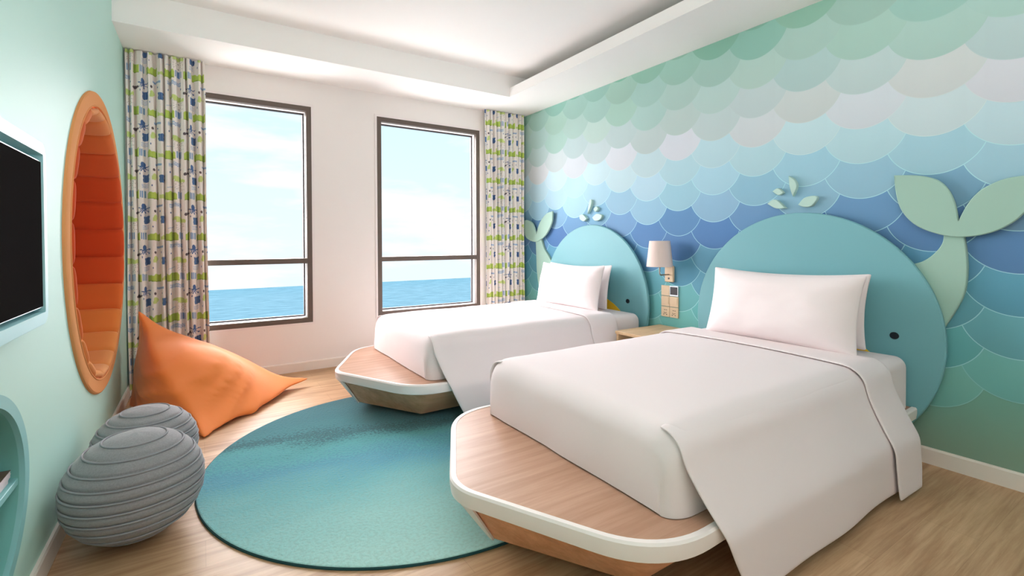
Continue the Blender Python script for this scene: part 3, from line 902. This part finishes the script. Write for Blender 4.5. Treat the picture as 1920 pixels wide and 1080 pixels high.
for i, lab in ((0, 'left beige power socket in the bottom row above the nightstand'), (1, 'right beige power socket in the bottom row, under the right switch')):
    r, y0, z0 = plate(i, 2, 'power_socket', lab, 'socket'); seat_plate(r, y0, z0)
    bm = B()
    for (dy, dz, w_, h_) in ((0.028, 0.058, 0.012, 0.004), (0.046, 0.058, 0.012, 0.004), (0.042, 0.030, 0.004, 0.012), (0.026, 0.020, 0.006, 0.008), (0.056, 0.020, 0.006, 0.008), (0.030, 0.036, 0.006, 0.005), (0.052, 0.036, 0.006, 0.005)):
        box(bm, XR - 0.0118, XR - 0.0105, y0 + dy - w_ / 2 + 0.002, y0 + dy + w_ / 2 + 0.002, z0 + dz - h_ / 2, z0 + dz + h_ / 2)
    obj('slots', bm, M['eye'], r)

# ------------------------------------------------------------------ curtains
PRINT = dict(base=(238, 231, 225), green=(182, 204, 98), dgreen=(134, 160, 66), lgreen=(200, 216, 136), navy=(72, 104, 152), blue=(128, 160, 196), lblue=(150, 176, 206), brown=(96, 86, 90))


def print_color(s, t):
    """nautical print of the curtain cloth: hills, waves, octopuses, drums, fish and dots"""
    TW, TH = 0.50, 0.327
    row = np.floor(t / TH); s2 = s + 0.0 * row
    col = np.floor(s2 / TW)
    u = s2 - col * TW; v = t - row * TH
    C = np.empty(s.shape + (3,)); C[:] = PRINT['base']

    def put(mask, key): C[mask] = PRINT[key]
    wob = 0.006 * np.sin(u * 60 + row) + 0.004 * np.sin(u * 133 + col)
    for (ua, ub) in ((0.0, 0.12), (0.205, 0.245), (0.315, 0.43)):
        put((v > 0.016) & (v < 0.070 + wob + 0.008 * np.sin(u * 31)) & (u > ua) & (u < ub), 'green')
        put((v > 0.013) & (v < 0.018) & (u > ua) & (u < ub), 'dgreen')
    put((v > 0.018) & (v < 0.045 + wob) & (u > 0.44) & (u < 0.50), 'lgreen')
    put((v > 0.16) & (v < 0.185 + wob) & (u > 0.10) & (u < 0.21), 'lgreen')
    put((v > 0.165) & (v < 0.195 + wob) & (u > 0.36) & (u < 0.40), 'lgreen')
    for a in (0.140, 0.157, 0.174, 0.262, 0.279, 0.296): put((np.abs(u - a) < 0.006) & (v > 0.025) & (v < 0.078), 'blue')
    put(((u > 0.05) & (u < 0.24) & (v > -0.0) & (v < 0.0)), 'lblue')
    wv = (v - 0.300 - 0.003 * np.sin(u * 80))
    put((np.abs(wv) < 0.016) & (u > 0.04) & (u < 0.17) & (np.sin(v * 900) > -0.4), 'lblue')
    put((np.abs(v - 0.288) < 0.008) & (u > 0.40) & (u < 0.47), 'lblue')
    # octopus
    for (cu, cv, sc) in ((0.285, 0.285, 1.0), ):
        du, dv = (u - cu) / sc, (v - cv) / sc
        put((du / 0.017) ** 2 + ((dv) / 0.022) ** 2 < 1, 'navy')
        for (k, am) in ((-1.0, 0.044), (-0.45, 0.03), (0.4, 0.03), (1.0, 0.046)):
            q = np.clip((0.0 - (dv + 0.012)) / 0.045, 0, 1)
            cx = k * (0.006 + am * q * 0.75 + 0.006 * np.sin(q * 9 + k))
            put((np.abs(du - cx) < 0.0045) & (dv < 0.0) & (dv > -0.055), 'navy')
        put((np.abs(dv + 0.018) < 0.0035) & (np.abs(du) < 0.05), 'navy')
    # drums
    for cu in (0.31, 0.47):
        m_ = (np.abs(u - cu) < 0.024 + 0.002 * np.sin(v * 200)) & (np.abs(v - 0.175) < 0.030)
        put(m_, 'navy'); put(m_ & (np.abs(np.sin((u - cu) * 330)) > 0.93), 'blue')
    # small hill
    m_ = ((u - 0.12) / 0.055) ** 2 + ((v - 0.185) / 0.020) ** 2 < 1; put(m_ & (v > 0.175), 'lgreen')
    m_ = ((u - 0.39) / 0.022) ** 2 + ((v - 0.195) / 0.022) ** 2 < 1; put(m_, 'lgreen')
    # fish
    put(((u - 0.215) / 0.017) ** 2 + ((v - 0.225) / 0.012) ** 2 < 1, 'brown')
    put((np.abs(u - 0.235) < 0.005) & (np.abs(v - 0.231) < 0.008), 'brown')
    put(((u - 0.385) / 0.013) ** 2 + ((v - 0.245) / 0.011) ** 2 < 1, 'brown')
    # seed dots
    g = 0.0135; gu, gv = np.floor(u / g), np.floor(v / g)
    h = np.sin(gu * 12.9898 + gv * 78.233) * 43758.5453; h = h - np.floor(h); h2 = np.sin(gu * 39.3 + gv * 11.1) * 24634.6; h2 = h2 - np.floor(h2)
    cu = (gu + 0.25 + 0.5 * h) * g; cv = (gv + 0.25 + 0.5 * h2) * g
    put(((u - cu) ** 2 + (v - cv) ** 2 < 0.0026 ** 2) & (u > 0.10) & (u < 0.20) & (v > 0.095) & (v < 0.16) & (h > 0.35), 'brown')
    # single ticks
    for (cu, cv) in ((0.36, 0.12), (0.26, 0.21), (0.05, 0.24), (0.44, 0.245), (0.17, 0.262)): put(((u - cu) / 0.005) ** 2 + ((v - cv) / 0.008) ** 2 < 1, 'navy')
    put((np.abs(v - 0.115 - 0.2 * (u - 0.03)) < 0.002) & (u > 0.02) & (u < 0.08), 'lblue')
    for dv in (0.0, 0.012, 0.024): put((np.abs(v - 0.105 - dv) < 0.0022) & (np.abs(u - 0.30) < 0.025), 'lblue')
    return C


M['curtain'] = vcol('printed_curtain_cloth', 0.85, 0.15, 0.1, (500, 0.05, 0.0005))


def curtain(xa0, xa1, xb0, xb1, y0, n_pleat, seed, phase, label, z0=0.015, z1=ZC - 0.006, depth=0.046, unfold=1.55):
    NX, NZ = 460, 640
    rs = np.random.default_rng(seed)
    u = np.linspace(0, 1, NX); zz = np.linspace(z0, z1, NZ)
    # uneven pleats
    w = rs.uniform(0.6, 1.5, n_pleat); edges = np.concatenate([[0], np.cumsum(w)]); edges /= edges[-1]
    amp = rs.uniform(0.6, 1.15, n_pleat)
    idx = np.clip(np.searchsorted(edges, u, side='right') - 1, 0, n_pleat - 1)
    loc = (u - edges[idx]) / (edges[idx + 1] - edges[idx])
    a_ = amp[idx] * 0.5 + 0.25 * (amp[np.clip(idx - 1, 0, None)] * (1 - loc) + amp[np.clip(idx + 1, None, n_pleat - 1)] * loc)
    wave = np.cos(2 * np.pi * loc)
    wave = np.sign(wave) * np.abs(wave) ** 0.75
    U, Z = np.meshgrid(u, zz, indexing='ij')
    tz = (Z - z0) / (z1 - z0)
    Wv = (wave * a_)[:, None] * np.ones_like(Z)
    fine = 0.35 * np.sin(U * 2 * np.pi * n_pleat * 2.0 + seed + 1.5 * tz) * tz ** 2
    drift = 0.004 * np.sin(U * 25 + Z * 2.3 + seed) + 0.003 * np.sin(U * 60 - Z * 3.1)
    dep = depth * (0.75 + 0.35 * (1 - tz))
    Y = y0 - dep * (Wv + fine * 0.5)
    X = (xa0 + (xb0 - xa0) * (1 - tz)) * (1 - U) + (xa1 + (xb1 - xa1) * (1 - tz)) * U + drift + 0.006 * np.sin(2 * np.pi * loc)[:, None]
    # arc length across the cloth gives the print its coordinates
    s = u * (xb1 - xb0) * unfold * 1.0 + 0.012 * np.sin(2 * np.pi * loc * 1.0)
    Srow = (phase + s)[:, None] * np.ones_like(Z)
    C = print_color(Srow, Z + 0.10 + 0.004 * np.sin(U * 40))
    verts = np.stack([X, Y, Z], -1).reshape(-1, 3)
    org = np.array([(xa0 + xa1) / 2, y0, z0])
    verts = verts - org
    I = np.arange(NX * NZ).reshape(NX, NZ)
    faces = np.stack([I[:-1, :-1], I[1:, :-1], I[1:, 1:], I[:-1, 1:]], -1).reshape(-1, 4)
    me = bpy.data.meshes.new('curtain')
    me.vertices.add(len(verts)); me.vertices.foreach_set('co', verts.ravel())
    me.loops.add(faces.size); me.loops.foreach_set('vertex_index', faces.ravel())
    me.polygons.add(len(faces)); me.polygons.foreach_set('loop_start', np.arange(0, faces.size, 4)); me.polygons.foreach_set('loop_total', np.full(len(faces), 4))
    me.update(calc_edges=True); me.validate()
    lin = C.reshape(-1, 3) / 255.0
    lin = np.where(lin <= 0.04045, lin / 12.92, ((lin + 0.055) / 1.055) ** 2.4)
    ca = me.color_attributes.new('Col', 'FLOAT_COLOR', 'POINT')
    ca.data.foreach_set('color', np.concatenate([lin, np.ones((len(lin), 1))], 1).astype(np.float32).ravel())
    me.materials.append(M['curtain'])
    me.polygons.foreach_set('use_smooth', np.ones(len(faces), dtype=bool))
    o = bpy.data.objects.new('curtain', me); COL.objects.link(o); o.location = org
    tag(o, label, 'curtain', 'printed curtains at the windows')
    return o


curtain(XL + 0.016, 0.030, XL + 0.016, 0.050, YW - 0.075, 10, 3, 0.12, 'blue and green sea-print curtain hanging in the left corner beside the mint wall')
curtain(2.700, XR - 0.055, 2.715, XR - 0.055, YW - 0.075, 11, 9, 0.30, 'blue and green sea-print curtain in the right corner beside the mural wall', unfold=1.6)

# ------------------------------------------------------------------ rug
rug_m = bpy.data.materials.new('rug_pile'); rug_m.use_nodes = True
nt = rug_m.node_tree; N = nt.nodes; L = nt.links; b = N['Principled BSDF']
b.inputs['Roughness'].default_value = 0.95; b.inputs['Specular IOR Level'].default_value = 0.1; b.inputs['Sheen Weight'].default_value = 0.2
tc = N.new('ShaderNodeTexCoord'); sep = N.new('ShaderNodeSeparateXYZ'); L.new(tc.outputs['Object'], sep.inputs[0])
nb = N.new('ShaderNodeTexNoise'); nb.inputs['Scale'].default_value = 2.2; nb.inputs['Detail'].default_value = 3
mpb = N.new('ShaderNodeMapping'); mpb.inputs['Scale'].default_value = (0.6, 1.6, 1); L.new(tc.outputs['Object'], mpb.inputs['Vector']); L.new(mpb.outputs[0], nb.inputs['Vector'])
nf = N.new('ShaderNodeTexNoise'); nf.inputs['Scale'].default_value = 70; nf.inputs['Detail'].default_value = 4; L.new(tc.outputs['Object'], nf.inputs['Vector'])
# coordinate along the gradient: y (far) minus a little x, plus noise
m1 = N.new('ShaderNodeMath'); m1.operation = 'MULTIPLY_ADD'; m1.inputs[1].default_value = 0.23; L.new(sep.outputs['X'], m1.inputs[0]); L.new(sep.outputs['Y'], m1.inputs[2])
m2 = N.new('ShaderNodeMath'); m2.operation = 'MULTIPLY_ADD'; m2.inputs[1].default_value = 0.55; L.new(nb.outputs['Fac'], m2.inputs[0]); L.new(m1.outputs[0], m2.inputs[2])
m3 = N.new('ShaderNodeMath'); m3.operation = 'MULTIPLY_ADD'; m3.inputs[1].default_value = 0.55; L.new(nf.outputs['Fac'], m3.inputs[0]); L.new(m2.outputs[0], m3.inputs[2])
mr = N.new('ShaderNodeMapRange'); mr.inputs['From Min'].default_value = -1.1 + 0.5; mr.inputs['From Max'].default_value = 1.1 + 0.5; L.new(m3.outputs[0], mr.inputs['Value'])
cr = N.new('ShaderNodeValToRGB'); ce = cr.color_ramp.elements
ce[0].position = 0.0; ce[0].color = srgb(166, 208, 200)
ce[1].position = 1.0; ce[1].color = srgb(46, 104, 114)
for (p, c) in ((0.20, (142, 194, 190)), (0.36, (110, 176, 180)), (0.48, (84, 154, 174)), (0.58, (84, 162, 166)), (0.62, (66, 140, 144)), (0.66, (40, 92, 102)), (0.71, (62, 130, 138)), (0.82, (56, 120, 130))):
    e_ = ce.new(p); e_.color = srgb(*c)
L.new(mr.outputs[0], cr.inputs['Fac'])
mm = N.new('ShaderNodeMixRGB'); mm.blend_type = 'MULTIPLY'; mm.inputs['Fac'].default_value = 0.6; L.new(cr.outputs[0], mm.inputs['Color1'])
rr = N.new('ShaderNodeValToRGB'); rr.color_ramp.elements[0].position = 0.35; rr.color_ramp.elements[0].color = (0.72, 0.72, 0.72, 1); rr.color_ramp.elements[1].position = 0.6
L.new(nf.outputs['Fac'], rr.inputs['Fac']); L.new(rr.outputs[0], mm.inputs['Color2']); L.new(mm.outputs[0], b.inputs['Base Color'])
bp = N.new('ShaderNodeBump'); bp.inputs['Strength'].default_value = 0.8; bp.inputs['Distance'].default_value = 0.006; L.new(nf.outputs['Fac'], bp.inputs['Height']); L.new(bp.outputs[0], b.inputs['Normal'])
RC = (1.045, 2.68); RR = 1.085
M['rugedge'] = mat('rug_binding', srgb(30, 70, 72), 0.95)
rg = thing('round_rug', (RC[0], RC[1], 0), 'round teal ombre rug on the wooden floor at the foot of the beds', 'rug')
bm = B(); n = 160
prof = [(RR - 0.004, 0.0105), (RR - 0.008, 0.0125), (RR - 0.03, 0.013)]
rings = [[(RC[0] + r * math.cos(2 * PI * k / n), RC[1] + r * math.sin(2 * PI * k / n), z) for k in range(n)] for r, z in prof]
V = grid(bm, rings, closed_v=True); bm.faces.new(V[-1])
obj('pile', bm, rug_m, rg)
bm = B(); lathe(bm, RC, [(RR, 0.001), (RR + 0.001, 0.008), (RR - 0.004, 0.0105)], n, cap=False); obj('binding', bm, M['rugedge'], rg, smooth=True)


# ------------------------------------------------------------------ poufs
def pouf(c, r, rz, label, n_ring=9, seed=0, flat=0.0):
    root = thing('pouf', (c[0], c[1], 0), label, 'pouf', 'grey pebble poufs by the mint wall')
    def rad(z):       # z in -1..1
        return r * max(0.0, 1 - abs(z) ** 2.15) ** 0.5
    zs = np.linspace(-1, 1, 73)
    rz_ = rz
    heights = [-0.86, -0.66, -0.46, -0.26, -0.06, 0.14, 0.34, 0.54, 0.74, 0.90][:n_ring + 1]
    prof = []
    for z in zs:
        d = min(abs(z - h) for h in heights)
        pinch = 0.006 * math.exp(-(d / 0.03) ** 2)
        prof.append((max(0.001, rad(z) - pinch + 0.003 * (1 - math.exp(-(d / 0.05) ** 2))), rz_ * (1 + z * 0.985) + 0.004))
    bm = B(); n = 72
    rings = []
    for (rr, z) in prof:
        rings.append([(c[0] + rr * math.cos(2 * PI * k / n), c[1] + rr * math.sin(2 * PI * k / n), z + 0.003 * noise.noise(Vector((math.cos(2 * PI * k / n) * 1.5, math.sin(2 * PI * k / n) * 1.5, z * 6 + seed)))) for k in range(n)])
    V = grid(bm, rings, closed_v=True); bm.faces.new(V[0]); bm.faces.new(V[-1])
    cov = obj('cover', bm, M['grey'], root, smooth=True, subsurf=1)
    for h in heights:
        rr = rad(h) + 0.0005; z = rz_ * (1 + h * 0.985) + 0.004
        bm = B(); tube(bm, [(c[0] + rr * math.cos(2 * PI * k / 72), c[1] + rr * math.sin(2 * PI * k / 72), z) for k in range(72)], 0.0042, 8, closed=True)
        obj('piping', bm, M['piping'], root, smooth=True)
    return root


pouf((-0.238, 2.478), 0.236, 0.2135, 'large grey ribbed pebble pouf, the nearer one beside the mint wall', seed=1)
pouf((-0.243, 2.965), 0.216, 0.196, 'smaller grey ribbed pebble pouf behind the nearer one', seed=5)

# ------------------------------------------------------------------ orange bean bag
A_ = Vector((-0.400, 4.42, 0.715)); F_ = Vector((0.0, 3.46, 0.010)); R_ = Vector((0.745, 4.30, 0.06)); L_ = Vector((-0.46, 4.42, 0.02))
bb = thing('bean_bag', (-0.05, 4.15, 0), 'large orange pyramid bean bag slumped in the left corner', 'bean bag')
bm = B(); NB_ = 40
cen = Vector((0.0, 4.12, 0.22))


def tri_grid(bm, a, b, c, cache):
    V = {}
    for i in range(NB_ + 1):
        for j in range(NB_ + 1 - i):
            u, v = i / NB_, j / NB_; w = 1 - u - v
            p = a * w + b * u + c * v
            V[(i, j)] = (p, (w, u, v))
    idx = {}
    for k, (p, bc) in V.items():
        key = tuple(round(q, 5) for q in p)
        if key not in cache: cache[key] = [bm.verts.new(p), p.copy()]
        idx[k] = cache[key][0]
    for i in range(NB_):
        for j in range(NB_ - i):
            bm.faces.new((idx[(i, j)], idx[(i + 1, j)], idx[(i, j + 1)]))
            if i + j < NB_ - 1: bm.faces.new((idx[(i + 1, j)], idx[(i + 1, j + 1)], idx[(i, j + 1)]))


cache = {}
tri_grid(bm, A_, F_, R_, cache); tri_grid(bm, A_, L_, F_, cache); tri_grid(bm, A_, R_, L_, cache); tri_grid(bm, F_, L_, R_, cache)
tips = [A_, F_, R_, L_]
for v in bm.verts:
    p = v.co.copy(); d = (p - cen)
    # puff outwards away from the four tips
    td = min((p - t).length for t in tips)
    k = min(1.0, td / 0.30); k = k * k * (3 - 2 * k)
    nd = d.normalized()
    rad = d.length
    q = p + nd * (0.40 - rad) * k * 0.34 + nd * 0.045 * k
    v.co = q
for it in range(9):
    new = {}
    for v in bm.verts:
        td = min((v.co - t).length for t in tips)
        w_ = max(0.0, min(1.0, (td - 0.05) / 0.20)) * 0.5
        if w_ > 0:
            av = sum((e.other_vert(v).co for e in v.link_edges), Vector((0, 0, 0))) / len(v.link_edges)
            new[v] = v.co.lerp(av, w_)
    for v, c in new.items(): v.co = c
bm.normal_update()
AR = R_ - A_
for v in bm.verts:
    u_ = max(0.0, min(1.0, (v.co - A_).dot(AR) / AR.length_squared)); d_ = (v.co - (A_ + AR * u_)).length
    v.co.z -= 0.085 * math.sin(PI * u_) * math.exp(-(d_ / 0.30) ** 2)
for v in bm.verts:
    p = v.co.copy(); td = min((p - t).length for t in tips); k = max(0.0, min(1.0, td / 0.35))
    nd = (p - cen).normalized(); fw_ = (p - F_).length; al = (p.x * 0.30 + p.y * 0.22 - p.z * 0.93)
    wv = math.sin(58 * al + 3.5 * noise.noise(p * 2.6)) ; wv = abs(wv) ** 2.2 * (1 if wv > 0 else -0.4)
    q = p + nd * (0.032 * wv * math.exp(-((fw_ - 0.50) / 0.30) ** 2) * max(0.15, 0.6 + 0.8 * noise.noise(p * 3.1)) + 0.006 * noise.noise(p * 5)) * k
    for t_, am in ((A_, 0.009), (R_, 0.008), (F_, 0.010)):
        d_t = (p - t_).length
        q += nd * am * math.sin(math.atan2(p.z - t_.z, (p - t_).xy.length + 1e-4) * 26 + 2 * noise.noise(p * 6)) * math.exp(-((d_t - 0.14) / 0.08) ** 2)
    q.z = max(0.006, q.z); q.x = max(XL + 0.018, q.x); q.y = min(YW - 0.13, q.y)
    v.co = q
obj('cover', bm, M['orange'], bb, smooth=True, subsurf=1)

# ------------------------------------------------------------------ round padded nook in the left wall
qp = thing('padded_nook', (XL, PC[0], PC[1]), 'large round recessed nook in the mint wall lined with orange quilted bolsters', 'wall nook')
DEPTH = 0.46


def epos(k, t): return (PC[0] + PA * k * math.cos(t), PC[1] + PB * k * math.sin(t))


def sweep(bm, prof, t0, t1, n, closed=False):
    rings = []
    for i in range(n if closed else n + 1):
        t = t0 + (t1 - t0) * i / n; rings.append([(XL + x, *epos(k, t)) for (x, k) in prof])
    return grid(bm, rings, closed_u=closed)


bm = B(); sweep(bm, [(0.0, 1.002), (0.010, 1.0), (0.014, 0.992), (0.014, 0.915), (0.004, 0.905), (-0.03, 0.905)], 0, 2 * PI, 144, True)
rc_ = obj('rim_cover', bm, M['tan'], qp, smooth='auto')
bm = B(); tube(bm, [(XL + 0.014, *epos(0.912, 2 * PI * k / 144)) for k in range(144)], 0.0040, 8, closed=True)
obj('piping', bm, M['tan'], rc_, smooth=True)
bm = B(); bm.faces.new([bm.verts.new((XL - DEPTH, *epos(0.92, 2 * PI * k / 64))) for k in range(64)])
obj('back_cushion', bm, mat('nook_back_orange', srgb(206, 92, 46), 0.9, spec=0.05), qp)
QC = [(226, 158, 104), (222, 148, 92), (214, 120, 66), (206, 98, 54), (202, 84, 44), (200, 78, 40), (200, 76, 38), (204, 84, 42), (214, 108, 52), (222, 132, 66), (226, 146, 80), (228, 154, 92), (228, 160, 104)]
for i in range(24):
    tc_ = math.radians(15 * i); hw_ = math.radians(7.5)
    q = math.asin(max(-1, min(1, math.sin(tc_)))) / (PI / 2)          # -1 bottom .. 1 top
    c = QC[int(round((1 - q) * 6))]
    bm = B(); rows = []; n = 14
    fine = [(0.000, 0.900, 0), (0.014, 0.893, .5), (0.022, 0.880, 1), (0.022, 0.868, 1), (0.014, 0.856, 1), (0.0, 0.848, 1), (-0.02, 0.843, 1), (-0.06, 0.840, 1), (-0.20, 0.840, 1), (-DEPTH, 0.842, 1)]
    for a in range(n + 1):
        t = -1 + 2 * a / n; bul = max(0.0, 1 - abs(t) ** 3.5) ** 0.5
        th = tc_ + hw_ * t
        rows.append([(XL + x - (0.010 * (1 - bul) if x > -0.1 else 0), *epos(k + 0.024 * (1 - bul) * w, th)) for (x, k, w) in fine])
    grid(bm, rows)
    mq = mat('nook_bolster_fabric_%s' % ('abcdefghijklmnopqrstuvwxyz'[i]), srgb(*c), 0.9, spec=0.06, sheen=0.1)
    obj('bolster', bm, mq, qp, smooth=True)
obj('fabric_tag', bx(XL + 0.006, XL + 0.0075, PC[0] - 0.365, PC[0] - 0.33, PC[1] - 0.66, PC[1] - 0.648), M['white'], qp)

# ------------------------------------------------------------------ television in its surround
tv = thing('television_surround', (XL, 1.65, 0.95), 'pale blue rounded surround framing the wall television', 'tv frame')


def rrect(y0, y1, z0, z1, r, n=8):
    pts = []
    for (cy, cz, a0) in ((y1 - r, z1 - r, 0), (y0 + r, z1 - r, PI / 2), (y0 + r, z0 + r, PI), (y1 - r, z0 + r, 1.5 * PI)):
        for k in range(n + 1):
            a = a0 + (PI / 2) * k / n; pts.append((cy + r * math.cos(a), cz + r * math.sin(a)))
    return pts


YA, YE = 1.10, 2.229; Z0, Z1 = 0.930, 1.537
outer = rrect(YA, YE, Z0, Z1, 0.05); inner = rrect(YA + 0.042, YE - 0.038, Z0 + 0.042, Z1 - 0.042, 0.006)
bm = B()
V = grid(bm, [[(XL + 0.001, p[0], p[1]) for p in outer], [(XL + 0.050, p[0], p[1]) for p in outer], [(XL + 0.056, p[0] + (0.004 if p[0] < 1.6 else -0.004), p[1] + (0.004 if p[1] < 1.2 else -0.004)) for p in outer],
              [(XL + 0.056, p[0], p[1]) for p in inner], [(XL + 0.012, p[0], p[1]) for p in inner]], closed_v=True)
bm.faces.new(V[-1])
obj('frame', bm, M['tvframe'], tv)
t2 = thing('television', (XL, 1.65, 1.0), 'flat black television screen set inside the pale blue surround', 'television')
box_ = (YA + 0.05, YE - 0.0385, Z0 + 0.058, Z1 - 0.064)
obj('silver_edge', bx(XL + 0.013, XL + 0.049, box_[0], box_[1], box_[2], box_[3]), M['bezel'], t2)
obj('screen', bx(XL + 0.046, XL + 0.0505, box_[0] + 0.003, box_[1] - 0.003, box_[2] + 0.003, box_[3] - 0.003), M['screen'], t2)

# ------------------------------------------------------------------ shelf and magazines in the niche
sh = obj('niche_shelf', bx(XL - 0.295, XL - 0.012, NC[0] - 0.375, NC[0] + 0.375, 0.418, 0.440), M['niche_trim'], at=(XL, NC[0], 0.42), bevel=0.003)
tag(sh, 'pale teal shelf board across the oval niche', 'shelf')
labs = ['glossy magazine with a brown cover, on top of the pile in the niche', 'pale magazine in the middle of the pile in the niche', 'pale magazine at the bottom of the pile in the niche']
for i in range(3):
    zb_ = 0.4405 + (2 - i) * 0.0135
    mg = thing('magazine', (XL - 0.13, 1.99, zb_), labs[i], 'magazine', 'magazines piled on the niche shelf')
    dy = (0.0, 0.008, -0.004)[i]
    obj('pages', bx(XL - 0.235, XL - 0.022 - 0.002 * i, 1.84 + dy, 2.135 + dy, zb_ + 0.001, zb_ + 0.0115), M['paper'], mg)
    obj('cover', bx(XL - 0.236, XL - 0.021 - 0.002 * i, 1.838 + dy, 2.137 + dy, zb_ + 0.0115, zb_ + 0.0130), M['mag_cover'] if i == 0 else M['paper'], mg)
